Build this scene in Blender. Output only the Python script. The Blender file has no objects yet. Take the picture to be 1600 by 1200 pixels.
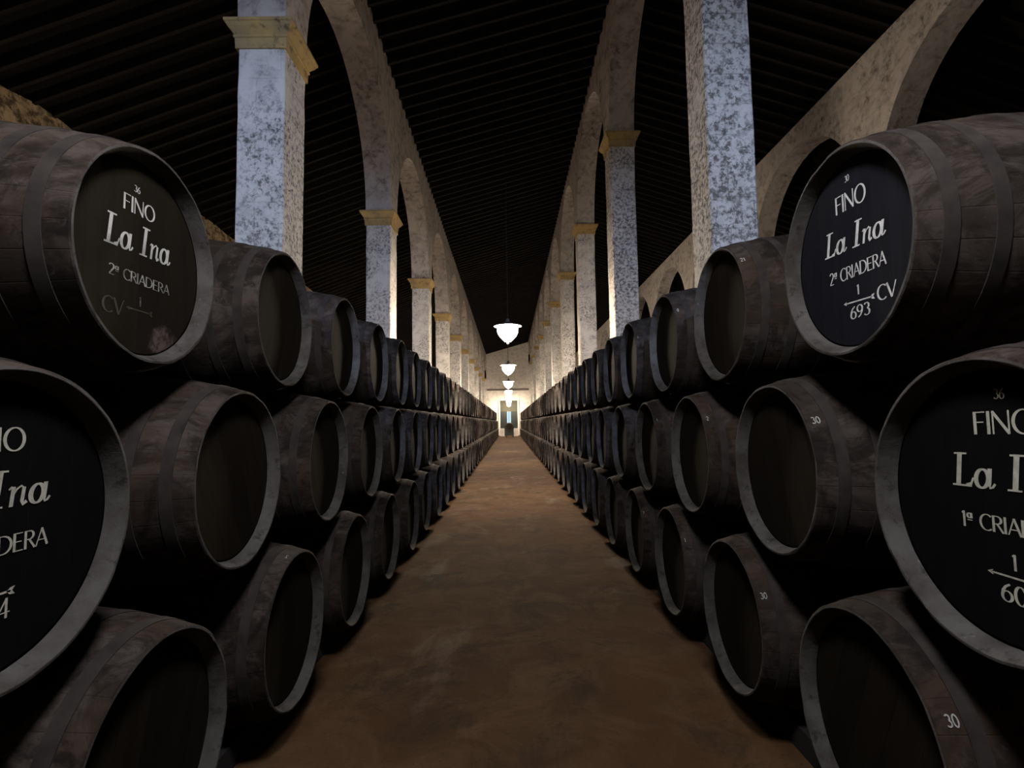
import bpy, bmesh, math, random
from mathutils import Matrix, Vector
random.seed(11)
C = bpy.context.scene.collection
SC = bpy.context.scene
PI = math.pi

# ------------------------------------------------------------------ camera, world, exposure
EYE = 1.62                                   # eye height above the earth floor
cam_d = bpy.data.cameras.new('camera')
cam_d.sensor_width = 36.0
cam_d.lens = 36.0 * 842.0 / 1600.0
cam_d.clip_start = 0.02
cam_d.clip_end = 300
cam = bpy.data.objects.new('camera', cam_d)
C.objects.link(cam)
_r = Vector((0.99987659, -0.00552722, -0.01470551))
_u = Vector((0.01427659, -0.0709449, 0.99737806))
_f = Vector((0.00655601, 0.99746492, 0.07085724))
cam.matrix_world = Matrix(((_r.x, _u.x, -_f.x, 0), (_r.y, _u.y, -_f.y, 0), (_r.z, _u.z, -_f.z, EYE), (0, 0, 0, 1)))
SC.camera = cam
w = bpy.data.worlds.new('night')
SC.world = w
w.use_nodes = True
w.node_tree.nodes['Background'].inputs[0].default_value = (0.5, 0.6, 0.8, 1)
w.node_tree.nodes['Background'].inputs[1].default_value = 0.0
SC.view_settings.view_transform = 'Standard'
SC.view_settings.look = 'None'
SC.view_settings.gamma = 1
SC.view_settings.use_curve_mapping = False
SC.view_settings.exposure = 0.0
# lamps: radiance of the glass bowls (the lamps themselves are built at the end)
WARM = ((1.0, 0.84, 0.64), 560.0)            # the row of warm lamps hanging down the aisle
NEARL = ((0.97, 0.97, 1.0), 180.0)           # the neutral lamp hanging just above the viewer, out of view
SIDE = ((1.0, 0.88, 0.78), 62.0)             # lamps of the neighbouring aisles
# blue-white floodlight high on the wall behind the viewer, aimed down the aisle
fl = bpy.data.lights.new('floodlight_beam', 'SPOT')
fl.color = (0.46, 0.62, 1.0)
fl.energy = 5000.0
fl.spot_size = math.radians(33)
fl.spot_blend = 0.2
fl.shadow_soft_size = 0.07
flo = bpy.data.objects.new('floodlight_beam', fl)
C.objects.link(flo)
flo.location = (0.0, -8.35, EYE + 5.2)
flo.rotation_euler = (math.radians(90 - 6.0), 0, 0)

# ------------------------------------------------------------------ helpers
def tag(o, label=None, cat=None, group=None, kind=None):
    if label: o['label'] = label
    if cat: o['category'] = cat
    if group: o['group'] = group
    if kind: o['kind'] = kind
    return o

def empty(name, loc=(0, 0, 0), rz=0.0):
    o = bpy.data.objects.new(name, None)
    o.empty_display_size = 0.2
    C.objects.link(o)
    o.location = loc
    o.rotation_euler = (0, 0, rz)
    return o

def mesh_of(bm, name, mats, smooth=False):
    me = bpy.data.meshes.new(name)
    bmesh.ops.recalc_face_normals(bm, faces=bm.faces[:])
    bm.to_mesh(me)
    bm.free()
    for m in (mats if isinstance(mats, (list, tuple)) else [mats]):
        me.materials.append(m)
    if smooth:
        me.polygons.foreach_set('use_smooth', [True] * len(me.polygons))
    return me

def put(name, me, parent=None, loc=(0, 0, 0), rot=None):
    o = bpy.data.objects.new(name, me)
    C.objects.link(o)
    if parent is not None: o.parent = parent
    o.location = loc
    if rot: o.rotation_euler = rot
    return o

def box(bm, x0, x1, y0, y1, z0, z1, mi=0):
    v = [bm.verts.new(p) for p in ((x0, y0, z0), (x1, y0, z0), (x1, y1, z0), (x0, y1, z0),
                                   (x0, y0, z1), (x1, y0, z1), (x1, y1, z1), (x0, y1, z1))]
    for f in ((0, 3, 2, 1), (4, 5, 6, 7), (0, 1, 5, 4), (1, 2, 6, 5), (2, 3, 7, 6), (3, 0, 4, 7)):
        bm.faces.new([v[i] for i in f]).material_index = mi
    return v

def sharp_by_angle(me, deg=35):
    # smooth faces, hard edges above the angle
    bm = bmesh.new(); bm.from_mesh(me)
    for e in bm.edges:
        if len(e.link_faces) == 2:
            e.smooth = e.calc_face_angle(0) < math.radians(deg)
    for f in bm.faces: f.smooth = True
    bm.to_mesh(me); bm.free()
    return me

def lathe(bm, prof, n, axis='x', mi=0, close=False, mis=None):
    """revolve (axial, radius) pairs round the x (or z) axis"""
    rings = []
    for a, r in prof:
        if r < 1e-6:
            p = (a, 0, 0) if axis == 'x' else (0, 0, a)
            rings.append([bm.verts.new(p)])
            continue
        ring = []
        for i in range(n):
            t = 2 * PI * i / n
            p = (a, r * math.cos(t), r * math.sin(t)) if axis == 'x' else (r * math.cos(t), r * math.sin(t), a)
            ring.append(bm.verts.new(p))
        rings.append(ring)
    pairs = list(zip(rings, rings[1:]))
    if close: pairs.append((rings[-1], rings[0]))
    for k, (A, B) in enumerate(pairs):
        m = mis[k] if mis else mi
        for i in range(n):
            j = (i + 1) % n
            if len(A) == 1 and len(B) == 1: continue
            if len(A) == 1: f = bm.faces.new((A[0], B[j], B[i]))
            elif len(B) == 1: f = bm.faces.new((A[i], A[j], B[0]))
            else: f = bm.faces.new((A[i], A[j], B[j], B[i]))
            f.material_index = m

# ------------------------------------------------------------------ materials
class MT:
    """tiny node-graph builder"""
    def __init__(s, name, rough=0.9, spec=0.2):
        s.m = bpy.data.materials.new(name)
        s.m.use_nodes = True
        s.t = s.m.node_tree
        s.b = s.t.nodes['Principled BSDF']
        s.b.inputs['Roughness'].default_value = rough
        s.b.inputs['Specular IOR Level'].default_value = spec
    def n(s, typ, **kw):
        nd = s.t.nodes.new(typ)
        for k, v in kw.items(): setattr(nd, k, v)
        return nd
    def link(s, a, b): s.t.links.new(a, b)
    def val(s, v, sock):
        if hasattr(v, 'is_output'): s.link(v, sock)
        else: sock.default_value = v
    def pos(s, kind='world'):
        if kind == 'world': return s.n('ShaderNodeNewGeometry').outputs['Position']
        return s.n('ShaderNodeTexCoord').outputs['Object']
    def scaled(s, v, sc):
        m = s.n('ShaderNodeMapping')
        s.link(v, m.inputs[0]); m.inputs['Scale'].default_value = sc
        return m.outputs[0]
    def noise(s, v, scale, detail=4, rough=0.55, dist=0.0):
        t = s.n('ShaderNodeTexNoise')
        s.link(v, t.inputs['Vector'])
        t.inputs['Scale'].default_value = scale
        t.inputs['Detail'].default_value = detail
        t.inputs['Roughness'].default_value = rough
        t.inputs['Distortion'].default_value = dist
        return t.outputs['Fac']
    def ramp(s, f, lo, hi, a=0.0, b=1.0):
        m = s.n('ShaderNodeMapRange')
        m.clamp = True
        s.val(f, m.inputs['Value'])
        m.inputs['From Min'].default_value = lo
        m.inputs['From Max'].default_value = hi
        m.inputs['To Min'].default_value = a
        m.inputs['To Max'].default_value = b
        return m.outputs[0]
    def math(s, op, a, b=0.0, c=0.0):
        m = s.n('ShaderNodeMath', operation=op)
        s.val(a, m.inputs[0]); s.val(b, m.inputs[1]); s.val(c, m.inputs[2])
        return m.outputs[0]
    def mix(s, f, a, b):
        m = s.n('ShaderNodeMix', data_type='RGBA')
        s.val(f, m.inputs[0])
        for v, k in ((a, 6), (b, 7)):
            if hasattr(v, 'is_output'): s.link(v, m.inputs[k])
            else: m.inputs[k].default_value = (*v, 1)
        return m.outputs[2]
    def bump(s, h, strength=0.3, dist=0.02):
        b = s.n('ShaderNodeBump')
        b.inputs['Strength'].default_value = strength
        b.inputs['Distance'].default_value = dist
        s.link(h, b.inputs['Height'])
        s.link(b.outputs[0], s.b.inputs['Normal'])
    def color(s, c): s.val(c if hasattr(c, 'is_output') else (*c, 1), s.b.inputs['Base Color'])

def plaster(name, base, speck, patch, lo, hi, course=0.35, sc=16.0, thr=(0.50, 0.60)):
    """lime-washed masonry with dark lichen specks; lo/hi: where the specks gather"""
    m = MT(name, 0.95, 0.1)
    p = m.pos()
    big = m.noise(p, 0.9, 5, 0.6)
    mid = m.noise(p, 3.3, 6, 0.65, 0.6)
    fine = m.noise(p, sc, 8, 0.72, 0.3)
    c = m.mix(m.ramp(mid, 0.42, 0.72), base, patch)
    gather = m.ramp(m.math('ADD', m.math('MULTIPLY', big, 0.6), m.math('MULTIPLY', mid, 0.4)), lo, hi)
    spots = m.math('MULTIPLY', m.ramp(fine, thr[0], thr[1]), gather)
    c = m.mix(m.math('MULTIPLY', spots, 0.88), c, speck)
    # masonry courses showing through the wash
    sep = m.n('ShaderNodeSeparateXYZ'); m.link(p, sep.inputs[0])
    cb = m.n('ShaderNodeCombineXYZ')
    m.link(m.math('ADD', sep.outputs[0], sep.outputs[1]), cb.inputs[0])
    m.link(sep.outputs[2], cb.inputs[1])
    wob = m.n('ShaderNodeVectorMath', operation='MULTIPLY_ADD')
    nz = m.n('ShaderNodeTexNoise'); m.link(p, nz.inputs['Vector']); nz.inputs['Scale'].default_value = 2.5
    m.link(nz.outputs['Color'], wob.inputs[0]); wob.inputs[1].default_value = (0.05, 0.05, 0); m.link(cb.outputs[0], wob.inputs[2])
    br = m.n('ShaderNodeTexBrick')
    m.link(wob.outputs[0], br.inputs['Vector'])
    br.inputs['Scale'].default_value = 1.0
    br.inputs['Brick Width'].default_value = 0.62
    br.inputs['Row Height'].default_value = 0.40
    br.inputs['Mortar Size'].default_value = 0.012
    br.inputs['Mortar Smooth'].default_value = 0.6
    joint = m.math('MULTIPLY', br.outputs['Fac'], m.ramp(mid, 0.35, 0.6, 0.2, 1.0))
    c = m.mix(m.math('MULTIPLY', joint, course), c, speck)
    m.color(c)
    h = m.math('SUBTRACT', m.math('ADD', m.math('MULTIPLY', mid, 0.8), m.math('MULTIPLY', fine, 0.35)), m.math('MULTIPLY', joint, 0.3))
    m.bump(h, 0.55, 0.03)
    return m.m

M_PILLAR_L = plaster('limewash', (0.66, 0.62, 0.57), (0.10, 0.09, 0.085), (0.48, 0.44, 0.41), 0.41, 0.55, 0.22, 17.0, (0.48, 0.60))
M_PILLAR_R = plaster('flaking_limewash', (0.66, 0.62, 0.57), (0.10, 0.085, 0.075), (0.50, 0.46, 0.42), 0.36, 0.50, 0.4, 15.0, (0.46, 0.57))
M_ARCH = plaster('arch_limewash', (0.55, 0.50, 0.455), (0.10, 0.080, 0.066), (0.34, 0.29, 0.25), 0.44, 0.60, 0.12, 7.0, (0.48, 0.62))
M_OUTER = plaster('rough_ochre_wall', (0.34, 0.25, 0.155), (0.035, 0.024, 0.015), (0.17, 0.11, 0.06), 0.36, 0.50, 0.15, 5.0, (0.44, 0.56))
M_END = plaster('end_wall_limewash', (0.72, 0.66, 0.60), (0.25, 0.22, 0.19), (0.52, 0.47, 0.42), 0.5, 0.7, 0.08, 5.0)

def capital_mat():
    m = MT('ochre_stone', 0.9, 0.1)
    p = m.pos()
    c = m.mix(m.ramp(m.noise(p, 2.2, 6, 0.6), 0.4, 0.65), (0.50, 0.34, 0.13), (0.34, 0.25, 0.13))
    c = m.mix(m.math('MULTIPLY', m.ramp(m.noise(p, 9, 6, 0.7), 0.54, 0.66), 0.7), c, (0.07, 0.06, 0.045))
    m.color(c)
    m.bump(m.noise(p, 14, 6), 0.4, 0.02)
    return m.m
M_CAP = capital_mat()

def floor_mat():
    m = MT('packed_earth', 0.95, 0.06)
    p = m.pos()
    a = m.noise(p, 0.55, 6, 0.6, 0.4)
    b = m.noise(p, 2.3, 8, 0.68, 0.8)
    f = m.noise(p, 38, 5, 0.7)
    c = m.mix(m.ramp(a, 0.35, 0.65), (0.0680, 0.0325, 0.0135), (0.0400, 0.0205, 0.0100))
    c = m.mix(m.math('MULTIPLY', m.ramp(b, 0.44, 0.64), 0.85), c, (0.0800, 0.0470, 0.0240))
    worn = m.math('MULTIPLY', m.ramp(m.noise(m.scaled(p, (1.0, 0.6, 1)), 0.85, 7, 0.66, 1.0), 0.56, 0.68), 0.8)
    c = m.mix(worn, c, (0.1080, 0.0840, 0.0620))
    damp = m.math('MULTIPLY', m.ramp(m.noise(p, 1.7, 8, 0.72, 0.9), 0.52, 0.62), 0.75)
    c = m.mix(damp, c, (0.026, 0.017, 0.011))
    c = m.mix(m.math('MULTIPLY', m.ramp(f, 0.57, 0.66), 0.6), c, (0.020, 0.015, 0.010))
    m.color(c)
    m.bump(m.math('ADD', m.math('MULTIPLY', b, 0.7), m.math('MULTIPLY', f, 0.25)), 0.5, 0.02)
    return m.m
M_FLOOR = floor_mat()

def roof_mat(name, c0, c1):
    m = MT(name, 0.9, 0.1)
    p = m.scaled(m.pos(), (0.6, 6.0, 0.6))
    m.color(m.mix(m.ramp(m.noise(p, 1.5, 5, 0.6), 0.35, 0.7), c0, c1))
    return m.m
M_PLANK = roof_mat('dark_roof_boards', (0.0085, 0.0066, 0.0056), (0.0130, 0.0100, 0.0085))
M_RAFTER = roof_mat('rafter_wood', (0.008, 0.0066, 0.0058), (0.018, 0.0145, 0.0125))

def stave_mat():
    m = MT('aged_oak_staves', 0.85, 0.05)
    p = m.pos('object')
    sep = m.n('ShaderNodeSeparateXYZ'); m.link(p, sep.inputs[0])
    ang = m.math('ARCTAN2', sep.outputs[2], sep.outputs[1])
    st = m.math('MULTIPLY', m.math('ADD', ang, 10.0), 28 / (2 * PI))
    idx = m.math('FLOOR', st)
    fr = m.math('FRACT', st)
    wn = m.n('ShaderNodeTexWhiteNoise', noise_dimensions='2D')
    rnd = m.n('ShaderNodeObjectInfo').outputs['Random']
    cb = m.n('ShaderNodeCombineXYZ'); m.link(idx, cb.inputs[0]); m.link(rnd, cb.inputs[1])
    m.link(cb.outputs[0], wn.inputs['Vector'])
    off = m.n('ShaderNodeVectorMath', operation='MULTIPLY_ADD')
    cb2 = m.n('ShaderNodeCombineXYZ')
    for i in range(3): m.link(rnd, cb2.inputs[i])
    m.link(cb2.outputs[0], off.inputs[0]); off.inputs[1].default_value = (37, 19, 53); m.link(p, off.inputs[2])
    q = off.outputs[0]
    blot = m.noise(q, 2.6, 8, 0.72, 0.8)
    fine = m.noise(q, 22, 6, 0.7)
    grain = m.noise(m.scaled(q, (2.0, 26, 26)), 1.0, 4, 0.6)
    c = m.mix(m.ramp(wn.outputs['Value'], 0, 1), (0.0220, 0.0170, 0.0145), (0.0265, 0.0200, 0.0168))
    dust = m.ramp(m.noise(m.scaled(q, (0.6, 1, 1)), 3.6, 8, 0.74, 1.2), 0.48, 0.60)
    c = m.mix(m.math('MULTIPLY', dust, 0.85), c, (0.058, 0.047, 0.042))
    c = m.mix(m.math('MULTIPLY', m.ramp(blot, 0.50, 0.64), m.ramp(rnd, 0.0, 1.0, 0.15, 0.9)), c, (0.047, 0.0285, 0.0205))
    c = m.mix(m.math('MULTIPLY', m.ramp(m.noise(q, 4.2, 8, 0.75, 1.0), 0.50, 0.60), 0.75), c, (0.0075, 0.0062, 0.0058))
    c = m.mix(m.math('MULTIPLY', m.ramp(fine, 0.62, 0.72), 0.45), c, (0.085, 0.080, 0.076))
    c = m.mix(m.math('MULTIPLY', m.ramp(grain, 0.45, 0.70), 0.35), c, (0.010, 0.008, 0.007))
    edge = m.math('ABSOLUTE', m.math('SUBTRACT', fr, 0.5))
    gap = m.ramp(edge, 0.475, 0.5)
    c = m.mix(m.math('MULTIPLY', gap, 0.22), c, (0.007, 0.006, 0.005))
    m.color(c)
    h = m.math('SUBTRACT', m.math('ADD', m.math('MULTIPLY', fine, 0.3), m.math('MULTIPLY', grain, 0.35)), m.math('MULTIPLY', gap, 0.3))
    m.bump(h, 0.5, 0.008)
    return m.m
M_STAVE = stave_mat()

def head_mat(name, c0, c1, stain, crust=None):
    m = MT(name, 0.85, 0.06)
    p = m.pos('object')
    rnd = m.n('ShaderNodeObjectInfo').outputs['Random']
    sep = m.n('ShaderNodeSeparateXYZ'); m.link(p, sep.inputs[0])
    bd = m.math('ADD', m.math('MULTIPLY', sep.outputs[1], 7.5), m.math('MULTIPLY', rnd, 5.0))
    wn = m.n('ShaderNodeTexWhiteNoise', noise_dimensions='1D'); m.link(m.math('FLOOR', bd), wn.inputs['W'])
    off = m.n('ShaderNodeVectorMath', operation='MULTIPLY_ADD')
    cb2 = m.n('ShaderNodeCombineXYZ')
    for i in range(3): m.link(rnd, cb2.inputs[i])
    m.link(cb2.outputs[0], off.inputs[0]); off.inputs[1].default_value = (17, 29, 31); m.link(p, off.inputs[2])
    q = off.outputs[0]
    grain = m.noise(m.scaled(q, (10, 30, 3)), 1.0, 5, 0.65)
    c = m.mix(wn.outputs['Value'], c0, c1)
    c = m.mix(m.math('MULTIPLY', m.ramp(grain, 0.42, 0.70), 0.5), c, tuple(0.45 * v for v in c0))
    c = m.mix(m.math('MULTIPLY', m.ramp(m.noise(q, 4.0, 6, 0.65, 0.6), 0.56, 0.70), 0.6), c, stain)
    gap = m.ramp(m.math('ABSOLUTE', m.math('SUBTRACT', m.math('FRACT', bd), 0.5)), 0.485, 0.5)
    c = m.mix(m.math('MULTIPLY', gap, 0.7), c, (0.005, 0.004, 0.004))
    if crust:                                  # pale crust where old leaks have dried
        dv = m.n('ShaderNodeVectorMath', operation='DISTANCE')
        m.link(m.scaled(p, (0, 1, 1)), dv.inputs[0]); dv.inputs[1].default_value = (0, crust[0], crust[1])
        e = m.math('ADD', dv.outputs['Value'], m.math('MULTIPLY', m.math('SUBTRACT', m.noise(p, 18, 6, 0.7), 0.5), 0.16))
        c = m.mix(m.math('MULTIPLY', m.ramp(e, 0.085, 0.045), m.ramp(m.noise(p, 45, 4, 0.6), 0.4, 0.6, 0.25, 0.9)), c, (0.085, 0.062, 0.056))
    m.color(c)
    m.bump(m.math('SUBTRACT', m.math('MULTIPLY', grain, 0.4), gap), 0.4, 0.006)
    return m.m
M_HEAD = head_mat('oak_head', (0.0085, 0.0062, 0.0040), (0.0120, 0.0088, 0.0054), (0.006, 0.0046, 0.0034))
M_HEAD_BLUE = head_mat('black_painted_head', (0.0078, 0.0076, 0.0105), (0.0084, 0.0082, 0.0112), (0.011, 0.009, 0.008))
M_HEAD_BLACK = head_mat('soot_black_head', (0.0028, 0.0026, 0.0026), (0.0033, 0.0029, 0.0028), (0.0050, 0.0042, 0.0036))
M_HEAD_WORN = head_mat('worn_black_head', (0.0095, 0.0074, 0.0050), (0.0120, 0.0092, 0.0062), (0.006, 0.005, 0.004), (0.14, -0.30))

def flat_mat(name, col, rough=0.8, var=0.3, sc=8.0, metal=0.0):
    m = MT(name, rough, 0.3)
    m.b.inputs['Metallic'].default_value = metal
    p = m.pos()
    m.color(m.mix(m.ramp(m.noise(p, sc, 5, 0.6), 0.35, 0.7), col, tuple(v * (1 - var) for v in col)))
    return m.m
M_HOOP = flat_mat('blackened_iron_hoop', (0.0275, 0.0215, 0.0185), 0.9, 0.65, 11.0, 0.0)
M_TIMBER = flat_mat('soot_dark_timber', (0.016, 0.014, 0.013), 0.9, 0.4)
M_PAINT = flat_mat('white_lettering_paint', (0.52, 0.51, 0.50), 0.8, 0.35, 40.0)
M_PAINT_DULL = flat_mat('cream_lettering_paint', (0.42, 0.40, 0.34), 0.8, 0.35, 40.0)
M_CHALK = flat_mat('white_chalk', (0.36, 0.36, 0.35), 0.95, 0.5, 90.0)
M_IRON = flat_mat('enamelled_iron', (0.10, 0.10, 0.11), 0.5, 0.2, 6.0, 0.3)
M_CABLE = flat_mat('cable_sheath', (0.012, 0.013, 0.018), 0.6, 0.2)
M_DOOR = flat_mat('dark_green_door_paint', (0.010, 0.014, 0.0125), 0.6, 0.3, 3.0)
M_FANLIGHT = flat_mat('olive_door_panel', (0.050, 0.046, 0.031), 0.7, 0.25, 3.0)
M_FRAME = flat_mat('white_door_surround', (0.62, 0.58, 0.52), 0.8, 0.15, 3.0)
M_BEAM = flat_mat('weathered_beam', (0.20, 0.165, 0.14), 0.9, 0.4)

def worn_paint():
    """old lettering paint, mostly flaked off towards the bottom of the head"""
    m = MT('flaked_lettering_paint', 0.85, 0.2)
    p = m.pos('object')
    sep = m.n('ShaderNodeSeparateXYZ'); m.link(p, sep.inputs[0])
    left = m.math('ADD', m.math('MULTIPLY', m.ramp(sep.outputs[2], -0.23, 0.10), 0.95), m.math('MULTIPLY', m.math('SUBTRACT', m.noise(p, 16, 4, 0.6), 0.5), 1.3))
    m.color(m.mix(m.ramp(left, 0.22, 0.85), (0.040, 0.034, 0.022), (0.42, 0.41, 0.39)))
    return m.m
M_PAINT_WORN = worn_paint()

def glow(name, col, strength):
    m = bpy.data.materials.new(name)
    m.use_nodes = True
    t = m.node_tree
    t.nodes.remove(t.nodes['Principled BSDF'])
    e = t.nodes.new('ShaderNodeEmission')
    e.inputs[0].default_value = (*col, 1)
    e.inputs[1].default_value = strength
    t.links.new(e.outputs[0], t.nodes['Material Output'].inputs[0])
    return m
M_WARM = glow('warm_lamp_glass', *WARM)
M_NEARL = glow('near_lamp_glass', *NEARL)
M_SIDE = glow('side_lamp_glass', *SIDE)
M_SLIT = glow('daylight_through_doors', (0.62, 0.86, 1.0), 1.1)

# ------------------------------------------------------------------ the setting
Y0, Y1 = -9.0, 67.0
S, PD = 6.1, 0.68                             # pillar spacing and depth
def A(z): return z + EYE                      # height above the eye -> above the floor

XL, XR, XOR, XOL = -2.75, 2.53, 8.2, -9.0     # aisle faces of the four arcades / walls
TW = 0.61                                     # wall thickness
ZTOP = {'L': A(8.62), 'R': A(10.2), 'OR': A(8.25), 'OL': A(6.25)}

bm = bmesh.new()
nx, ny = 6, 24
vs = [[bm.verts.new((-10 + 24 * i / nx, Y0 + (Y1 - Y0) * j / ny, 0)) for i in range(nx + 1)] for j in range(ny + 1)]
for j in range(ny):
    for i in range(nx):
        bm.faces.new((vs[j][i], vs[j][i + 1], vs[j + 1][i + 1], vs[j + 1][i]))
tag(put('floor', mesh_of(bm, 'floor', M_FLOOR)), 'packed brown earth floor of the aisle between the cask stacks', 'floor', kind='structure')

def arcade(name, x0, x1, spring, top, near0, label):
    """wall standing on pillars: round arches between piers whose near faces sit at near0 + k*S"""
    bm = bmesh.new()
    N = 28
    k0 = math.floor((Y0 - near0) / S)
    ys = []
    y = near0 + k0 * S
    prof = []                                 # (y, underside z)
    while y < Y1:
        prof.append((y, spring)); prof.append((y + PD, spring))
        r = (S - PD) / 2; cy = y + PD + r
        for i in range(1, N):
            t = PI - PI * i / N
            prof.append((cy + r * math.cos(t), spring + r * math.sin(t)))
        y += S
    prof = [(min(max(a, Y0), Y1), b) for a, b in prof]
    rng = random.Random(name)
    rows = []
    for a, b in prof:
        tj = top
        rows.append([bm.verts.new((x0, a, b)), bm.verts.new((x1, a, b)), bm.verts.new((x0, a, tj)), bm.verts.new((x1, a, tj))])
    for P, Q in zip(rows, rows[1:]):
        if (P[0].co - Q[0].co).length < 1e-5: continue
        bm.faces.new((P[0], Q[0], Q[2], P[2]))
        bm.faces.new((P[1], P[3], Q[3], Q[1]))
        bm.faces.new((P[0], P[1], Q[1], Q[0]))
        bm.faces.new((P[2], Q[2], Q[3], P[3]))
    bmesh.ops.dissolve_degenerate(bm, dist=1e-5, edges=bm.edges[:])
    tag(put(name, mesh_of(bm, name, M_ARCH)), label, 'wall', kind='structure')

CAPH = 0.34
NEAR = 6.5
NEAR_OR = 11.4 - S
SPR = {'L': A(4.74), 'R': A(6.62), 'OR': A(4.6)}     # undersides of the capitals
arcade('wall_left', XL - TW, XL, SPR['L'] + CAPH + 0.004, ZTOP['L'], NEAR, 'lime-washed wall of round arches carried by the left pillars')
arcade('wall_right', XR, XR + TW, SPR['R'] + CAPH + 0.004, ZTOP['R'], NEAR, 'tall lime-washed wall of round arches carried by the right pillars')
arcade('wall_outer_right', XOR, XOR + TW, SPR['OR'] + CAPH + 0.004, ZTOP['OR'], NEAR_OR, 'brownish wall of arches seen beyond the right pillars')

bm = bmesh.new()                              # rough outer wall on the left, its crest uneven
n = 120; rng = random.Random(5)
prev = None
for i in range(n + 1):
    y = Y0 + (Y1 - Y0) * i / n
    q = [bm.verts.new((XOL, y, 0)), bm.verts.new((XOL - 0.5, y, 0)), bm.verts.new((XOL - 0.5, y, ZTOP['OL'])), bm.verts.new((XOL, y, ZTOP['OL'] - 0.05 + rng.uniform(-0.08, 0.05)))]
    if prev:
        for a in range(4):
            b = (a + 1) % 4
            bm.faces.new((prev[a], prev[b], q[b], q[a]))
    prev = q
tag(put('wall_outer_left', mesh_of(bm, 'wall_outer_left', M_OUTER)), 'rough ochre outer wall rising behind the left cask stack', 'wall', kind='structure')

def gable(name, y, t, mat, label):
    pts = [(XOL - 0.5, 0), (14, 0), (14, A(6.3)), (XOR + TW, ZTOP['OR'] - 0.1), (XR + TW / 2, ZTOP['R'] - 0.1), (XL, ZTOP['L'] - 0.1), (XOL - 0.5, ZTOP['OL'] - 0.2)]
    bm = bmesh.new()
    f = [bm.verts.new((a, y, b)) for a, b in pts]
    g = [bm.verts.new((a, y + t, b)) for a, b in pts]
    bm.faces.new(f); bm.faces.new(g[::-1])
    for i in range(len(pts)):
        j = (i + 1) % len(pts)
        bm.faces.new((f[i], f[j], g[j], g[i]))
    tag(put(name, mesh_of(bm, name, mat)), label, 'wall', kind='structure')
gable('wall_end', Y1, 0.4, M_END, 'pale lamp-lit gable wall closing the far end of the aisle')
gable('wall_back', Y0 - 0.4, 0.4, M_ARCH, 'lime-washed wall closing the cellar behind the viewer')

# pillars -----------------------------------------------------------
def pillar_meshes(key, wdt, zc, mat):
    bm = bmesh.new()
    # shaft with slightly rounded, worn arrises, subdivided for an uneven edge
    rng = random.Random(key)
    lv = 22
    c = 0.018
    out = []
    for i in range(lv + 1):
        z = zc * i / lv
        j = lambda: rng.uniform(-0.006, 0.006)
        ring = []
        for (px, py) in ((c, 0), (wdt - c, 0), (wdt, c), (wdt, PD - c), (wdt - c, PD), (c, PD), (0, PD - c), (0, c)):
            ring.append(bm.verts.new((px - wdt / 2 + j(), py - PD / 2 + j(), z)))
        out.append(ring)
    for A_, B_ in zip(out, out[1:]):
        for i in range(8):
            j = (i + 1) % 8
            bm.faces.new((A_[i], A_[j], B_[j], B_[i]))
    bm.faces.new(out[0][::-1]); bm.faces.new(out[-1])
    sh = mesh_of(bm, 'shaft', mat)
    bm = bmesh.new()
    # moulded capital: fascia, groove, flaring cornice, flat top
    prof = [(0.025, 0.0), (0.03, 0.13), (0.045, 0.14), (0.045, 0.165), (0.035, 0.175), (0.06, 0.21), (0.095, 0.25), (0.115, 0.29), (0.13, 0.30), (0.13, 0.335), (0.0, CAPH)]
    rings = []
    for e, z in prof:
        a, b = wdt / 2 + e, PD / 2 + e
        rings.append([bm.verts.new(p) for p in ((-a, -b, z), (a, -b, z), (a, b, z), (-a, b, z))])
    for A_, B_ in zip(rings, rings[1:]):
        for i in range(4):
            j = (i + 1) % 4
            bm.faces.new((A_[i], A_[j], B_[j], B_[i]))
    bm.faces.new(rings[0][::-1]); bm.faces.new(rings[-1])
    cp = mesh_of(bm, 'capital', M_CAP)
    return sh, cp

NTH = ['first', 'second', 'third', 'fourth', 'fifth', 'sixth', 'seventh', 'eighth', 'ninth', 'tenth', 'eleventh', 'twelfth', 'thirteenth', 'fourteenth', 'fifteenth']
def pillars(key, cx, wdt, near0, mat, kmin, kmax, fn, group):
    sh, cp = pillar_meshes(key, wdt, SPR[key], mat)
    for k in range(kmin, kmax):
        y = near0 + k * S
        if y + PD > Y1: break
        o = empty('pillar', (cx, y + PD / 2, 0))
        put('shaft', sh, o)
        put('capital', cp, o, (0, 0, SPR[key]))
        tag(o, fn(k), 'pillar', group, 'thing')
def lab_l(k):
    if k == 0: return 'big bluish-lit pillar with ochre moulded capital, nearest on the left side'
    if k == 1: return 'bluish-lit slim-looking pillar with capital, second in the left line'
    if k < 6: return 'pale warm-lit pillar with ochre capital, %s in the left line' % NTH[k]
    return 'small far pale pillar of the left line, past the sixth, near the end wall'
def lab_r(k):
    if k == 0: return 'big white pillar speckled with dark lichen, nearest on the right, capital out of view'
    if k == 1: return 'bluish-grey speckled pillar with clean ochre capital, second in the right line'
    if k < 6: return 'pale warm-lit tall pillar with ochre capital, %s in the right line' % NTH[k]
    return 'small far tall pillar of the right line, past the sixth, near the end wall'
pillars('L', XL - TW / 2, TW - 0.02, NEAR, M_PILLAR_L, 0, 10, lab_l, 'pillars on the left of the aisle')
pillars('R', XR + TW / 2, TW - 0.02, NEAR, M_PILLAR_R, 0, 2, lab_r, 'pillars on the right of the aisle')
pillars('R', XR + TW / 2, TW - 0.02, NEAR, M_PILLAR_L, 2, 10, lab_r, 'pillars on the right of the aisle')
def lab_or(k): return 'brownish pillar under the outer arches beyond the right line of pillars'
pillars('OR', XOR + TW / 2, TW - 0.02, NEAR_OR, M_ARCH, 0, 5, lab_or, 'pillars of the outer right arches')

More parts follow.
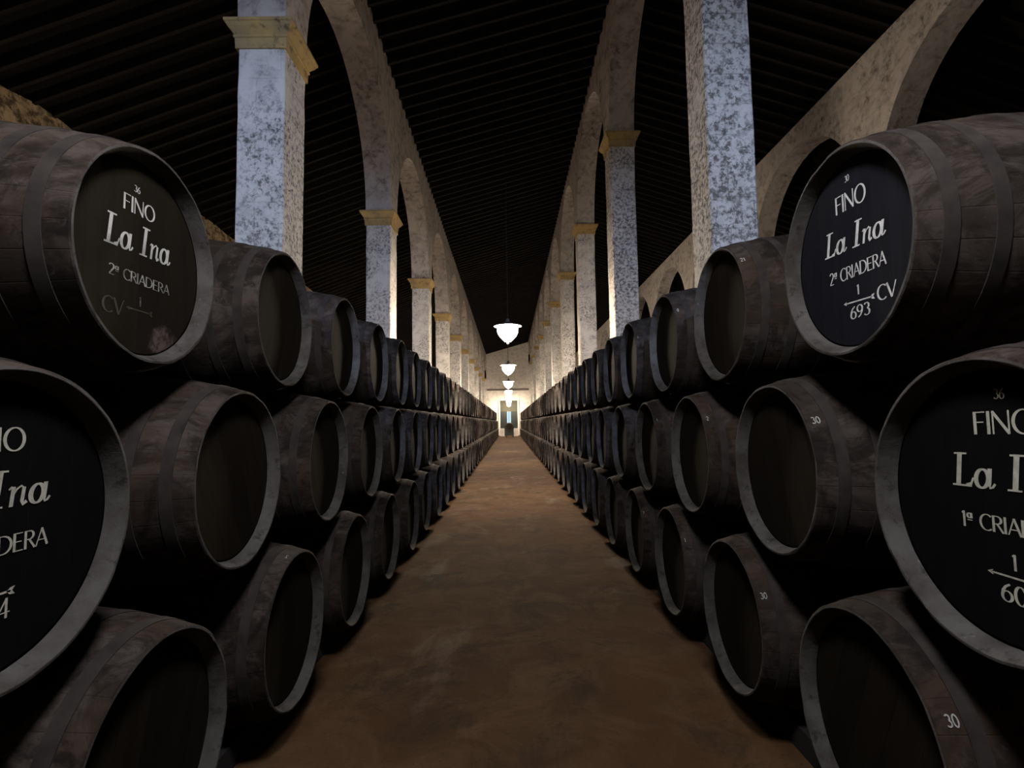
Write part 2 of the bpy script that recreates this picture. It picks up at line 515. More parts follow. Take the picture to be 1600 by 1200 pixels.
# roof ---------------------------------------------------------------
RS = 0.45
def roof(name, xa, za, xb, zb, label):
    bm = bmesh.new()
    d = Vector((xb - xa, 0, zb - za)); L = d.length; ang = math.atan2(d.z, d.x)
    v = [bm.verts.new(p) for p in ((xa, Y0, za), (xb, Y0, zb), (xb, Y1, zb), (xa, Y1, za))]
    t = [bm.verts.new((q.co.x, q.co.y, q.co.z + 0.08)) for q in v]
    bm.faces.new(v[::-1]); bm.faces.new(t)
    for i in range(4):
        j = (i + 1) % 4
        bm.faces.new((v[i], v[j], t[j], t[i]))
    o = tag(put(name, mesh_of(bm, name, M_PLANK)), label, 'ceiling', kind='structure')
    bm = bmesh.new(); box(bm, 0, L, -0.04, 0.04, -0.15, -0.005)
    rm = mesh_of(bm, 'rafter', M_RAFTER)
    nfar = 0; bmf = bmesh.new()
    k = 0
    y = 3.2
    while y < Y1 - 0.3:
        if k < 100:
            put('rafter', rm, o, (xa, y, za), (0, -ang, 0))
        else:
            mtx = Matrix.Translation((xa, y, za)) @ Matrix.Rotation(-ang, 4, 'Y')
            vv = box(bmf, 0, L, -0.04, 0.04, -0.15, -0.005)
            for q in vv: q.co = mtx @ q.co
        k += 1; y += RS
    f = put('far_rafters', mesh_of(bmf, 'far_rafters', M_RAFTER), o)
    f['kind'] = 'stuff'
roof('ceiling_1', XL - 0.05, ZTOP['L'], XR + TW / 2, ZTOP['R'], 'dark raftered roof slope rising over the aisle from left to right')
roof('ceiling_2', XOL - 0.3, ZTOP['OL'], XL - 0.05, ZTOP['L'], 'dark raftered roof slope over the space left of the left pillars')
roof('ceiling_3', XR + TW / 2, ZTOP['R'], XOR + TW, ZTOP['OR'], 'dark raftered roof slope falling away right of the right pillars')
roof('ceiling_4', XOR + TW, ZTOP['OR'], 14.0, A(6.3), 'dark raftered roof slope beyond the outer right arches')

# end of the aisle -----------------------------------------------------
bm = bmesh.new()
box(bm, -2.7, 2.5, Y1 - 0.10, Y1 - 0.005, A(3.95), A(4.17))
tag(put('trim_1', mesh_of(bm, 'trim_1', M_BEAM)), 'brown horizontal timber band across the end wall above the doorway', 'beam', kind='structure')

d = empty('door_1', (0, Y1 - 0.005, 0))
tag(d, 'tall dark green double door in the end wall, ajar with daylight in the gap', 'door', kind='structure')
H = A(2.7)
bm = bmesh.new()
box(bm, -1.28, -1.08, -0.16, 0, 0, H + 0.05); box(bm, 1.08, 1.28, -0.16, 0, 0, H + 0.05)
put('door_frame', mesh_of(bm, 'door_frame', M_FRAME), d)
bm = bmesh.new(); box(bm, -1.08, 1.08, -0.08, 0, A(1.35), H)
for x in (-0.36, 0.36): box(bm, x - 0.03, x + 0.03, -0.10, -0.08, A(1.35), H)
put('upper_panel', mesh_of(bm, 'upper_panel', M_FANLIGHT), d)
for s in (-1, 1):
    bm = bmesh.new()
    box(bm, min(s * 0.24, s * 1.08), max(s * 0.24, s * 1.08), -0.09, 0, 0, A(1.35))
    for z in (0.25, 1.25, 2.2):
        box(bm, min(s * 0.34, s * 0.98), max(s * 0.34, s * 0.98), -0.11, -0.09, z, z + 0.7)
    put('door_leaf', mesh_of(bm, 'door_leaf', M_DOOR), d)
bm = bmesh.new(); box(bm, -0.24, 0.24, -0.03, 0, A(-0.05), A(1.3))
box(bm, -0.03, 0.03, -0.06, -0.03, A(-0.05), A(1.3), 1)
box(bm, -0.24, 0.24, -0.09, 0, 0, A(-0.06), 1)
o = put('lit_gap', mesh_of(bm, 'lit_gap', [M_SLIT, M_DOOR]), d); o['label'] = 'bright daylight between the door leaves'
for s, nm in ((-1, 'left'), (1, 'right')):
    bm = bmesh.new(); box(bm, -0.26, 0.26, -0.3, 0.3, 0, 0.92)
    bmesh.ops.bevel(bm, geom=bm.edges[:], offset=0.03, segments=2, affect='EDGES')
    o = put('masonry_block', mesh_of(bm, 'masonry_block', M_END), None, (s * 0.80, 63.0, 0))
    tag(o, 'low pale masonry block on the %s of the cask facing down the aisle' % nm, 'block', 'pale blocks before the end door')

# ------------------------------------------------------------------ lettering
THIN, THICK = 0.055, 0.135
def arc(cx, cy, rx, ry, a0, a1, n=18):
    return [(cx + rx * math.cos(math.radians(a0 + (a1 - a0) * i / n)), cy + ry * math.sin(math.radians(a0 + (a1 - a0) * i / n))) for i in range(n + 1)]
SANS = {
 'F': ([[(0.06, 0), (0.06, 1)], [(0.04, 0.97), (0.50, 0.97)], [(0.06, 0.53), (0.43, 0.53)]], 0.56),
 'I': ([[(0.07, 0), (0.07, 1)]], 0.20),
 'N': ([([(0.06, 0), (0.06, 1)], 0.07), ([(0.05, 0.98), (0.68, 0.02)], 0.12), ([(0.68, 0), (0.68, 1)], 0.07)], 0.80),
 'O': ([arc(0.42, 0.5, 0.37, 0.49, 0, 360, 40)], 0.88),
 'C': ([arc(0.40, 0.5, 0.35, 0.49, 48, 312, 30)], 0.70),
 'R': ([[(0.06, 0), (0.06, 1)], [(0.06, 0.97), (0.25, 0.97)] + arc(0.25, 0.74, 0.22, 0.23, 85, -90, 16) + [(0.06, 0.51)], ([(0.25, 0.51), (0.56, 0.0)], 0.11)], 0.60),
 'A': ([([(0.02, 0), (0.33, 1)], 0.07), ([(0.32, 1), (0.64, 0)], 0.13), [(0.13, 0.34), (0.52, 0.34)]], 0.68),
 'D': ([[(0.06, 0), (0.06, 1)], [(0.06, 0.97), (0.24, 0.97)] + arc(0.24, 0.5, 0.42, 0.47, 88, -88, 26) + [(0.06, 0.03)]], 0.76),
 'E': ([[(0.06, 0), (0.06, 1)], [(0.06, 0.97), (0.48, 0.97)], [(0.06, 0.52), (0.42, 0.52)], [(0.06, 0.03), (0.50, 0.03)]], 0.56),
 'V': ([([(0.02, 1), (0.33, 0)], 0.13), ([(0.33, 0), (0.64, 1)], 0.07)], 0.66),
 '1': ([[(0.10, 0.86), (0.22, 0.97)], [(0.22, 0), (0.22, 1)]], 0.38),
 '2': ([arc(0.25, 0.74, 0.20, 0.25, 160, -30, 18) + [(0.06, 0.04)], [(0.04, 0.04), (0.50, 0.04)]], 0.56),
 '3': ([arc(0.23, 0.76, 0.18, 0.22, 150, -80, 16), arc(0.23, 0.28, 0.22, 0.26, 80, -150, 18)], 0.54),
 '4': ([([(0.36, 0), (0.36, 1)], 0.11), ([(0.36, 0.98), (0.04, 0.30)], 0.07), [(0.02, 0.29), (0.52, 0.29)]], 0.58),
 '6': ([arc(0.27, 0.29, 0.21, 0.28, 0, 360, 26), [(0.42, 0.97), (0.22, 0.80), (0.10, 0.55), (0.07, 0.30)]], 0.58),
 '9': ([arc(0.25, 0.71, 0.21, 0.27, 0, 360, 26), [(0.10, 0.02), (0.30, 0.18), (0.43, 0.45), (0.46, 0.70)]], 0.58),
 '0': ([arc(0.27, 0.5, 0.22, 0.49, 0, 360, 34)], 0.60),
 '7': ([[(0.04, 0.96), (0.50, 0.96)], ([(0.48, 0.96), (0.18, 0)], 0.11)], 0.56),
 'ª': ([arc(0.15, 0.74, 0.11, 0.15, 0, 360, 18), [(0.27, 0.92), (0.27, 0.58)], [(0.03, 0.46), (0.32, 0.46)]], 0.44),
 ' ': ([], 0.30),
}
SERIF = {
 'L': ([([(0.20, 0), (0.20, 1)], 0.15), ([(0.02, 0.97), (0.42, 0.97)], 0.05), ([(0.02, 0.025), (0.62, 0.025)], 0.055), ([(0.58, 0.02), (0.655, 0.27)], 0.06), ([(0.45, 0.04), (0.62, 0.10)], 0.09)], 0.70),
 'a': ([arc(0.22, 0.27, 0.18, 0.265, 0, 360, 28), ([(0.43, 0.57), (0.425, 0.10)], 0.125), ([(0.43, 0.12), (0.47, 0.02), (0.54, 0.05), (0.60, 0.15)], 0.07)], 0.64),
 'I': ([([(0.20, 0), (0.20, 1)], 0.15), ([(0.02, 0.97), (0.40, 0.97)], 0.05), ([(0.0, 0.025), (0.38, 0.025)], 0.05)], 0.46),
 'n': ([([(0.02, 0.46), (0.08, 0.53), (0.13, 0.50)], 0.05), ([(0.13, 0.53), (0.13, 0.0)], 0.105), ([(0.13, 0.28), (0.22, 0.46), (0.33, 0.54), (0.41, 0.47)], 0.055), ([(0.41, 0.50), (0.40, 0.12), (0.44, 0.03), (0.53, 0.10)], 0.10)], 0.58),
 ' ': ([], 0.30),
}
def ribbon(bm, pts, width, place):
    n = len(pts)
    L, R = [], []
    for i in range(n):
        a = pts[max(i - 1, 0)]; b = pts[min(i + 1, n - 1)]
        if pts[0] == pts[-1] and (i == 0 or i == n - 1): a, b = pts[-2], pts[1]
        dx, dy = b[0] - a[0], b[1] - a[1]
        l = math.hypot(dx, dy) or 1
        wd = width if width else THIN + (THICK - THIN) * abs(dy / l) ** 1.5
        px, py = -dy / l * wd / 2, dx / l * wd / 2
        L.append(bm.verts.new(place(pts[i][0] + px, pts[i][1] + py)))
        R.append(bm.verts.new(place(pts[i][0] - px, pts[i][1] - py)))
    for i in range(n - 1):
        bm.faces.new((R[i], R[i + 1], L[i + 1], L[i]))

zoff = [0.0]
def write(bm, s, u0, u1, v0, h, x, font=SANS, tilt=0.0, shear=0.0):
    tot = sum(font[c][1] for c in s) - 0.06
    sx = (u1 - u0) / tot
    cur = 0.0
    zoff[0] = 0.0
    for c in s:
        strokes, adv = font[c]
        for st in strokes:
            pts, wd = st if isinstance(st, tuple) else (st, None)
            zoff[0] += 0.00006
            def place(a, b, cur=cur, x=x + zoff[0]):
                uu = (cur + a) * sx + shear * b * h
                return (x, u0 + uu, v0 + b * h + tilt * uu)
            ribbon(bm, pts, wd, place)
        cur += adv

def arrow(bm, u0, u1, v, x, tilt=0.0):
    P = lambda a, b: (x, a, v + b + tilt * (a - u0))
    def poly(pts): bm.faces.new([bm.verts.new(P(*q)) for q in pts])
    poly([(u0 + 0.010, -0.0022), (u1 - 0.012, -0.0026), (u1 - 0.012, 0.0026), (u0 + 0.010, 0.0022)])
    poly([(u0, 0), (u0 + 0.018, -0.0075), (u0 + 0.013, 0), (u0 + 0.018, 0.0075)])
    poly([(u1 - 0.024, 0), (u1 - 0.014, -0.008), (u1, -0.010), (u1 - 0.008, 0), (u1, 0.010), (u1 - 0.014, 0.008)])

# ------------------------------------------------------------------ casks
RC, RB, LEN, REC = 0.385, 0.462, 1.26, 0.055
def radius(x):
    t = -x / LEN
    return RC + (RB - RC) * (1 - abs(2 * t - 1) ** 2.1)
def chime_mat():
    m = MT('dusty_chime_wood', 0.9, 0.04)
    p = m.pos('object')
    rnd = m.n('ShaderNodeObjectInfo').outputs['Random']
    off = m.n('ShaderNodeVectorMath', operation='MULTIPLY_ADD')
    cb2 = m.n('ShaderNodeCombineXYZ')
    for i in range(3): m.link(rnd, cb2.inputs[i])
    m.link(cb2.outputs[0], off.inputs[0]); off.inputs[1].default_value = (23, 41, 7); m.link(p, off.inputs[2])
    q = off.outputs[0]
    c = m.mix(m.ramp(m.noise(q, 5, 6, 0.65), 0.38, 0.62), (0.074, 0.069, 0.066), (0.036, 0.032, 0.029))
    c = m.mix(m.math('MULTIPLY', m.ramp(m.noise(q, 17, 6, 0.7), 0.56, 0.66), 0.7), c, (0.016, 0.014, 0.012))
    c = m.mix(m.math('MULTIPLY', m.ramp(m.noise(q, 30, 5, 0.7), 0.66, 0.74), 0.6), c, (0.17, 0.165, 0.155))
    m.color(c)
    m.bump(m.noise(q, 26, 6, 0.7), 0.5, 0.006)
    return m.m
M_CHIME = chime_mat()
def stave_mesh(n, wob, seed):
    bm = bmesh.new()
    prof = []
    # from the inner foot of the front croze, round the chime, over the bilge, to the back head
    prof += [(-REC, 0.350), (-0.030, 0.359), (-0.012, 0.3665), (-0.001, 0.371), (0.0, 0.373), (-0.001, 0.380), (-0.005, RC)]
    for i in range(1, 16):
        x = -LEN * i / 16
        prof.append((x, radius(x)))
    prof += [(-LEN, RC), (-LEN, 0.366), (-LEN + REC, 0.350), (-LEN + REC, 0.0)]
    lathe(bm, prof, n, mis=[1, 1, 1, 1, 1] + [0] * (len(prof) - 6))
    rng = random.Random(seed)
    step = [rng.uniform(-wob, wob) for _ in range(28)]
    for v in bm.verts:                         # staves end unevenly and stand a hair proud of each other
        r = math.hypot(v.co.y, v.co.z)
        if r < 0.3: continue
        k = int((math.atan2(v.co.z, v.co.y) + PI) / (2 * PI) * 28) % 28
        e = step[k]
        if v.co.x > -0.02: v.co.x += e * 0.7
        s = 1 + e * 0.3 / r
        v.co.y *= s; v.co.z *= s
    return sharp_by_angle(mesh_of(bm, 'staves', [M_STAVE, M_CHIME]), 28)
STAVES = [stave_mesh(112, 0.0025, k) for k in range(4)]
def head_mesh(mat):
    bm = bmesh.new()
    lathe(bm, [(-REC - 0.025, 0.0), (-REC - 0.025, 0.351), (-REC - 0.004, 0.351), (-REC, 0.343), (-REC, 0.0)], 56)
    return sharp_by_angle(mesh_of(bm, 'head', mat), 20)
HEADS = {k: head_mesh(m) for k, m in (('plain', M_HEAD), ('blue', M_HEAD_BLUE), ('black', M_HEAD_BLACK), ('worn', M_HEAD_WORN))}
def hoop_mesh(xa, xb, e=0.003):
    bm = bmesh.new()
    lathe(bm, [(xa, radius(xa) - 0.003), (xa, radius(xa) + e), (xb, radius(xb) + e), (xb, radius(xb) - 0.003)], 64, close=True)
    return sharp_by_angle(mesh_of(bm, 'hoop', M_HOOP), 30)
HOOPX = [(-0.070, -0.112), (-0.205, -0.245), (-0.385, -0.425), (-0.835, -0.875), (-1.015, -1.055), (-1.148, -1.190)]
HOOPS = [hoop_mesh(a, b) for a, b in HOOPX]
def far_mesh():
    bm = bmesh.new()
    prof = [(-REC, 0.0), (-REC, 0.350), (0.0, 0.367), (0.0, RC)]
    mis = [1, 0, 2]
    for i in range(1, 8):
        x = -LEN * i / 8
        prof.append((x, radius(x))); mis.append(0)
    prof += [(-LEN, RC), (-LEN, 0.0)]; mis += [0, 0]
    lathe(bm, prof, 36, mis=mis)
    return sharp_by_angle(mesh_of(bm, 'barrel', [M_STAVE, M_HEAD, M_CHIME]), 35)
FAR = far_mesh()
def bung_mesh():
    bm = bmesh.new()
    lathe(bm, [(-0.02, 0.0), (-0.02, 0.032), (0.022, 0.036), (0.026, 0.030), (0.026, 0.0)], 20, axis='z')
    return sharp_by_angle(mesh_of(bm, 'bung', M_TIMBER), 30)
BUNG = bung_mesh()

def chalk(s, side, th, x0, h, roll=0.0):
    """chalk figures written on the outside of the chime; side = -1/+1: which flank (local y)"""
    bm = bmesh.new()
    cur = 0.0
    for c in s:
        strokes, adv = SANS[c]
        for st in strokes:
            pts = st[0] if isinstance(st, tuple) else st
            def place(a, b, cur=cur):
                ax = (cur + a) * h * 0.9
                up = b * h
                x = -(x0 + ax) - roll * up
                r = radius(x) + 0.0022
                t = th + up / r
                return (x, side * r * math.cos(t), r * math.sin(t))
            ribbon(bm, pts, 0.14, place)
        cur += adv + 0.05
    return mesh_of(bm, 'chalk_mark', M_CHALK)

ROWZ = {1: A(-1.041), 2: A(-0.2285), 3: A(0.609)}
ROWX = {('L', 3): -1.268, ('L', 2): -1.168, ('L', 1): -1.103, ('R', 3): 1.224, ('R', 2): 1.195, ('R', 1): 1.162}
FIRST = {
 ('L', 3): [1.922, 3.085, 4.235, 5.363], ('L', 2): [1.304, 2.400, 3.545, 4.680, 5.795, 6.896], ('L', 1): [1.79, 2.875, 3.965, 5.08],
 ('R', 3): [1.949, 3.115, 4.270, 5.440, 6.500, 7.629], ('R', 2): [1.398, 2.503, 3.640, 4.800, 5.945], ('R', 1): [1.88, 2.945, 4.065, 5.169]}
SIDEN = {'L': 'left', 'R': 'right'}
ROWN = {1: 'bottom', 2: 'middle', 3: 'top'}
NROW, NEARN = 50, 15
MARKS = {('R', 2, 1): ('30', 0.55, 0.020, 0.030), ('R', 1, 1): ('30', 0.50, 0.02, 0.028), ('R', 1, 0): ('30', 0.50, 0.03, 0.030),
         ('R', 2, 2): ('2', 0.60, 0.02, 0.028), ('R', 3, 1): ('21', 0.60, 0.012, 0.026), ('R', 3, 2): ('0', 0.50, 0.02, 0.026),
         ('R', 1, 2): ('1', 0.55, 0.02, 0.026), ('R', 1, 3): ('1', 0.55, 0.02, 0.026), ('R', 3, 3): ('1', 0.45, 0.02, 0.024),
         ('R', 2, 3): ('1', 0.60, 0.02, 0.024), ('L', 1, 1): ('2', 1.30, 0.02, 0.024)}

def letters(side, row, head):
    x = -REC + 0.0012
    lines = []
    def wr(*a, **k):
        bm = bmesh.new(); write(bm, *a, **k); lines.append(('lettering', bm))
    def ar(*a):
        bm = bmesh.new(); arrow(bm, *a); lines.append(('painted_arrow', bm))
    if (side, row) == ('R', 3):
        wr('30', -0.016, 0.010, 0.272, 0.024, x)
        wr('FINO', -0.080, 0.094, 0.170, 0.068, x, tilt=-0.05)
        wr('La Ina', -0.168, 0.178, 0.022, 0.096, x, SERIF, -0.05, 0.20)
        wr('2ª CRIADERA', -0.143, 0.175, -0.092, 0.048, x, tilt=-0.01)
        wr('1', 0.012, 0.030, -0.163, 0.036, x)
        ar(-0.064, 0.109, -0.183, x, -0.03)
        wr('693', -0.029, 0.080, -0.247, 0.046, x)
        wr('CV', 0.121, 0.211, -0.211, 0.052, x)
        mt = M_PAINT
    elif (side, row) == ('R', 2):
        wr('36', 0.018, 0.048, 0.270, 0.026, x)
        wr('FINO', -0.048, 0.122, 0.178, 0.060, x, tilt=0.03)
        wr('La Ina', -0.132, 0.205, 0.035, 0.092, x, SERIF, 0.02, 0.12)
        wr('1ª CRIADERA', -0.112, 0.205, -0.074, 0.042, x, tilt=0.02)
        wr('1', 0.030, 0.047, -0.158, 0.040, x)
        ar(-0.039, 0.130, -0.176, x, 0.0)
        wr('60', -0.004, 0.068, -0.240, 0.046, x)
        mt = M_PAINT_DULL
    elif (side, row) == ('L', 2):
        wr('36', -0.050, -0.022, 0.270, 0.026, x)
        wr('FINO', -0.100, 0.069, 0.176, 0.058, x)
        wr('La Ina', -0.195, 0.146, 0.040, 0.090, x, SERIF, 0.0, 0.12)
        wr('1ª CRIADERA', -0.170, 0.146, -0.072, 0.045, x)
        ar(-0.110, 0.062, -0.163, x)
        wr('4', 0.018, 0.050, -0.225, 0.048, x)
        mt = M_PAINT_DULL
    else:
        wr('36', -0.050, -0.020, 0.232, 0.024, x)
        wr('FINO', -0.100, 0.062, 0.150, 0.058, x, tilt=0.03)
        wr('La Ina', -0.186, 0.156, 0.006, 0.108, x, SERIF, 0.04, 0.12)
        wr('2ª CRIADERA', -0.158, 0.158, -0.096, 0.038, x)
        wr('CV', -0.180, -0.085, -0.224, 0.054, x)
        wr('1', -0.010, 0.006, -0.175, 0.036, x)
        ar(-0.070, 0.070, -0.190, x)
        mt = M_PAINT_WORN
    for nm, bm in lines:
        put(nm, mesh_of(bm, nm, mt), head)

SPECIAL = {
 ('L', 3): 'worn cask with half flaked white lettering, nearest in left stack\'s top row',
 ('L', 2): 'cask with big black head cut by the left picture edge, middle row',
 ('L', 1): 'plain dark cask in the lower left corner, nearest in left stack\'s bottom row',
 ('R', 3): 'cask with clean white lettering and number 693 on a blue-black head',
 ('R', 2): 'cask with black head numbered 36 at the top, cut by right picture edge',
 ('R', 1): 'plain dark cask in the lower right, nearest in right stack\'s bottom row'}

def cask_label(side, row, k):
    if k == 0: return SPECIAL[(side, row)]
    mk = MARKS.get((side, row, k))
    if mk and len(mk[0]) == 2:
        return 'dark wine cask with %s chalked on its rim, %s in the %s stack\'s %s row' % (mk[0], NTH[k], SIDEN[side], ROWN[row])
    if k < NEARN:
        return 'dark wine cask, %s from the near end of the %s stack\'s %s row' % (NTH[k], SIDEN[side], ROWN[row])
    return 'small distant dark cask in the %s stack\'s %s row, past its fifteenth' % (SIDEN[side], ROWN[row])

def stack_rows(side):
    P = {}
    for row in (1, 2, 3):
        ys = list(FIRST[(side, row)])
        while len(ys) < NROW:
            k = len(ys)
            step = 1.12 + random.uniform(-0.012, 0.012)
            if row > 1:                        # later casks settle into the hollow between two below
                low = P[row - 1]
                j = min(range(len(low) - 1), key=lambda i: abs((low[i] + low[i + 1]) / 2 - ys[-1] - 1.12))
                mid = (low[j] + low[j + 1]) / 2 - ys[-1]
                if mid > 0.9: step = 0.5 * step + 0.5 * mid
            ys.append(ys[-1] + step)
        P[row] = ys
    need = 2 * RB + 0.014
    for it in range(400):
        for a, b in ((1, 2), (2, 3)):
            dz = ROWZ[b] - ROWZ[a]
            dy = math.sqrt(max(need ** 2 - dz ** 2, 0))
            for i in range(NROW):
                for j in range(max(0, i - 3), min(NROW, i + 4)):
                    d = P[b][j] - P[a][i]
                    if abs(d) < dy:
                        m = (dy - abs(d)) * (0.5 if d > 0 else -0.5)
                        P[b][j] += m; P[a][i] -= m
    return P
for side in ('L', 'R'):
    ROWS = stack_rows(side)
    for row in (1, 2, 3):
        ys = ROWS[row]
        hx = ROWX[(side, row)]
        sgn = 1 if side == 'L' else -1           # local +x looks into the aisle
        rz = 0.0 if side == 'L' else PI
        for k, y in enumerate(ys):
            jit = random.uniform(-0.012, 0.012) if k > 1 else 0.0
            base = (hx + sgn * jit - sgn * LEN / 2, y, ROWZ[row] - RB)
            tilt = random.uniform(-0.008, 0.008) if k > 0 else 0.0
            off = (LEN / 2, 0, RB)
            rot = (random.uniform(0, 2 * PI), 0, 0)
            if k >= NEARN:
                # too small in view to show parts: one mesh each
                o = put('barrel', FAR, None, (hx + sgn * jit, y, ROWZ[row]), (0, 0, rz))
                o.rotation_euler = (rot[0] if side == 'L' else -rot[0], 0, rz)
            else:
                o = empty('barrel', base, rz + tilt)
                if (side, row, k) in MARKS or k == 0: rot = (0.13 * (k + 1), 0, 0)
                put('staves', STAVES[(k * 3 + row) % 4], o, off, rot)
                special = k == 0 and row > 1
                key = 'plain'
                if special: key = {('R', 3): 'blue', ('L', 3): 'worn'}.get((side, row), 'black')
                h = put('head', HEADS[key], o, off, (0, 0, 0) if special else (random.uniform(-0.5, 0.5), 0, 0))
                if special:
                    letters(side, row, h)
                for hm in HOOPS: put('hoop', hm, o, off)
                put('bung', BUNG, o, (0, 0, 2 * RB))
                mk = MARKS.get((side, row, k))
                if mk:
                    put('chalk_mark', chalk(mk[0], -1 if side == 'L' else 1, mk[1], mk[2], mk[3]), o, off)
            tag(o, cask_label(side, row, k), 'barrel', 'casks in the %s row of the %s stack' % (ROWN[row], SIDEN[side]))

# bearers under the bottom casks
for side in ('L', 'R'):
    sgn = 1 if side == 'L' else -1
    for d_, w_, nm in ((0.30, 0.14, 'front'), (0.96, 0.14, 'rear')):
        xc = ROWX[(side, 1)] - sgn * d_
        zt = ROWZ[1] - radius(-(d_ + 0.09 if d_ < 0.6 else d_ - 0.09)) - 0.009
        bm = bmesh.new(); box(bm, xc - w_ / 2, xc + w_ / 2, 0.6, 60.5, 0, zt)
        o = put('bearer_timber', mesh_of(bm, 'bearer_timber', M_TIMBER))
        tag(o, 'dark %s timber on the floor bearing the %s stack\'s bottom casks' % (nm, SIDEN[side]), 'timber')

# display cask facing down the aisle
o = empty('barrel', (0.05, 58.6, 0.66), -PI / 2)
off = (LEN / 2, 0, RB)
put('staves', STAVES[0], o, off); put('head', HEADS['plain'], o, off)
for hm in HOOPS: put('hoop', hm, o, off)
tag(o, 'lone cask set across the far end of the aisle, its round head towards us', 'barrel')
bm = bmesh.new()
for y in (-0.38, 0.38):
    box(bm, -0.42, 0.42, y - 0.06, y + 0.06, 0.50, 0.60)
    for x in (-0.36, 0.36):
        box(bm, x - 0.06, x + 0.06, y - 0.06, y + 0.06, 0, 0.50)
        v = box(bm, x - 0.05, x + 0.05, y - 0.05, y + 0.05, 0.60, 0.74)
for x in (-0.36, 0.36): box(bm, x - 0.04, x + 0.04, -0.32, 0.32, 0.2, 0.28)
s = put('cask_stand', mesh_of(bm, 'cask_stand', M_DOOR), None, (0.05, 58.6, 0))
tag(s, 'dark timber stand under the lone cask at the aisle\'s far end', 'stand')

# ------------------------------------------------------------------ lamps
def lamp_meshes(glass, zroof):
    bm = bmesh.new()       # enamelled shade: neck, flat wide brim
    lathe(bm, [(0.17, 0.0), (0.17, 0.035), (0.10, 0.05), (0.055, 0.13), (0.02, 0.24), (0.0, 0.325), (-0.012, 0.33), (-0.012, 0.315), (0.008, 0.235), (0.04, 0.12), (0.04, 0.0)], 40, axis='z')
    sh = sharp_by_angle(mesh_of(bm, 'lamp_shade', M_IRON), 40)
    bm = bmesh.new()       # glass bowl tapering to its tip
    lathe(bm, [(0.005, 0.0), (0.0, 0.225), (-0.06, 0.245), (-0.15, 0.24), (-0.24, 0.195), (-0.32, 0.125), (-0.37, 0.07), (-0.39, 0.0)], 32, axis='z')
    gl = mesh_of(bm, 'lamp_glass', glass, True)
    bm = bmesh.new()
    lathe(bm, [(-0.385, 0.0), (-0.385, 0.022), (-0.42, 0.03), (-0.45, 0.02), (-0.455, 0.0)], 16, axis='z')
    fi = mesh_of(bm, 'finial', M_IRON, True)
    return sh, gl, fi
def pendant(loc, glass, zroof, label, group):
    sh, gl, fi = glass
    o = empty('pendant_lamp', loc)
    put('lamp_shade', sh, o); put('lamp_glass', gl, o); put('finial', fi, o)
    bm = bmesh.new(); lathe(bm, [(0.16, 0.0), (0.16, 0.008), (zroof - loc[2], 0.008), (zroof - loc[2], 0.0)], 10, axis='z')
    put('cable', mesh_of(bm, 'cable', M_CABLE), o)
    tag(o, label, 'lamp', group)
G_W = lamp_meshes(M_WARM, 0)
G_C = lamp_meshes(M_NEARL, 0)
G_S = lamp_meshes(M_SIDE, 0)
def roofz(x):
    if x < XL: return ZTOP['L'] + (x - XL) * (ZTOP['L'] - ZTOP['OL']) / (XL - XOL)
    if x < XR + 0.3: return ZTOP['L'] + (x - XL) * (ZTOP['R'] - ZTOP['L']) / (XR + 0.3 - XL)
    return ZTOP['R'] - (x - XR - 0.3) * (ZTOP['R'] - ZTOP['OR']) / (XOR + TW - XR - 0.3)
LW = 'glowing pendant lamps down the middle of the aisle'
LL = ['largest glowing lamp hanging from a long cable over the aisle', 'second glowing pendant lamp down the aisle, just below the nearest',
      'third glowing pendant lamp down the aisle, low against the end wall']
for i in range(7):
    z = A(2.27)
    pendant((0.0, 12.6 + 8.7 * i, z), G_W, roofz(0.0) - 0.01, LL[i] if i < 3 else 'far glowing pendant lamp above the end door, merging with its neighbours', LW)
pendant((0.0, 0.6, A(2.45)), G_C, roofz(0.0) - 0.01, 'neutral white pendant lamp hanging above the viewer, out of view', None)
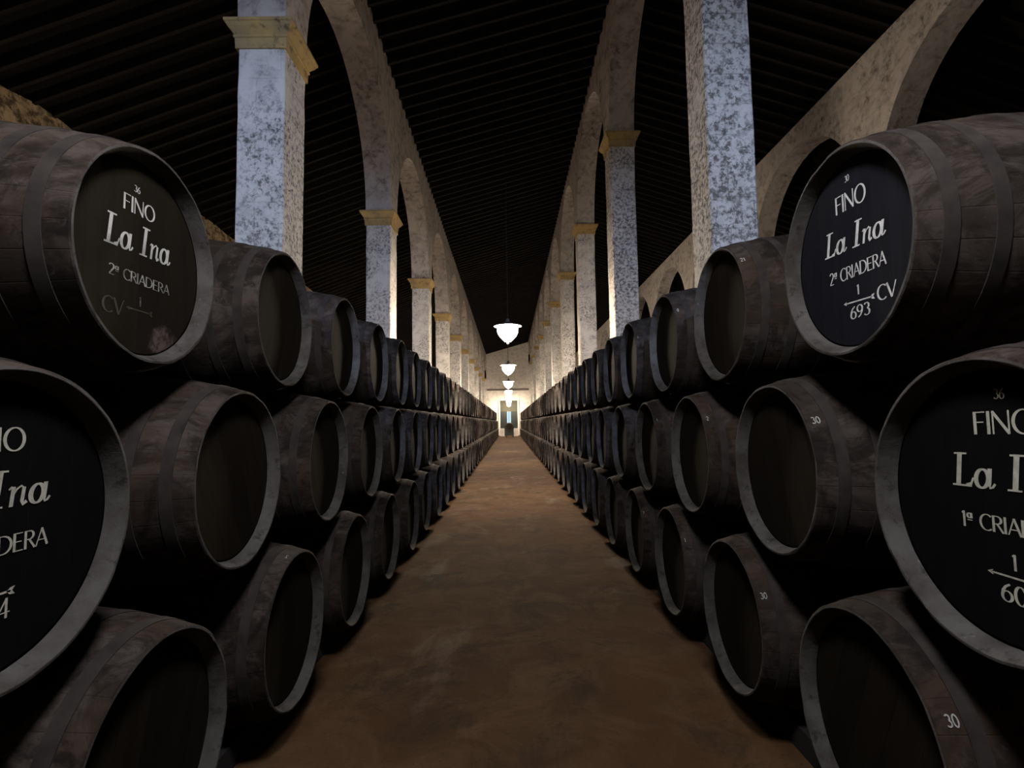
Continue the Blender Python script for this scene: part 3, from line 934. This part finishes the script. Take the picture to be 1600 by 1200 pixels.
fx = empty('floodlight', (0.0, -8.55, A(5.2)))
bm = bmesh.new()
box(bm, -0.30, 0.30, -0.16, -0.10, -0.22, 0.22); box(bm, -0.30, -0.27, -0.10, 0.30, -0.22, 0.22); box(bm, 0.27, 0.30, -0.10, 0.30, -0.22, 0.22)
box(bm, -0.30, 0.30, -0.10, 0.30, -0.22, -0.19)
put('housing', mesh_of(bm, 'housing', M_IRON), fx)
bm = bmesh.new()          # unseen visor added to cut off the beam's upper light, dipping to its centre
v = box(bm, -0.9, 0.9, -0.10, 0.95, 0.19, 0.21)
for q in v:
    if q.co.y > 0.5: q.co.z -= 0.19
put('visor', mesh_of(bm, 'visor', M_IRON), fx)
bm = bmesh.new(); box(bm, -0.05, 0.05, -0.448, -0.16, -0.05, 0.05); put('wall_bracket', mesh_of(bm, 'wall_bracket', M_IRON), fx)
tag(fx, 'floodlight on the wall behind the viewer, out of view', 'lamp')
def bracket_lamp(loc, dx, label, group):
    o = empty('wall_lamp', loc)
    bm = bmesh.new()
    box(bm, -0.008, 0.012, -0.07, 0.07, -0.10, 0.10)
    box(bm, 0.012, 0.30, -0.015, 0.015, -0.012, 0.018)
    for v in bm.verts: v.co.x *= dx
    put('bracket', mesh_of(bm, 'bracket', M_IRON), o)
    put('lamp_glass', G_S[1], o, (0.30 * dx, 0, -0.02))
    bm = bmesh.new(); lathe(bm, [(0.04, 0.0), (0.04, 0.03), (0.0, 0.29), (-0.012, 0.29), (-0.010, 0.0)], 32, axis='z')
    put('lamp_shade', mesh_of(bm, 'lamp_shade', M_IRON), o, (0.30 * dx, 0, 0.0))
    tag(o, label, 'lamp', group)
for k in range(0, 8):
    yk = NEAR + PD / 2 + k * S
    bracket_lamp((XR + TW - 0.002 + 0.012, yk, A(1.25)), 1, 'bracket lamp on the hidden outer face of a right-hand pillar', 'lamps of the right-hand aisle')
    bracket_lamp((XL - TW + 0.002 - 0.012, yk, A(1.25)), -1, 'bracket lamp on the hidden outer face of a left-hand pillar', 'lamps of the left-hand aisle')
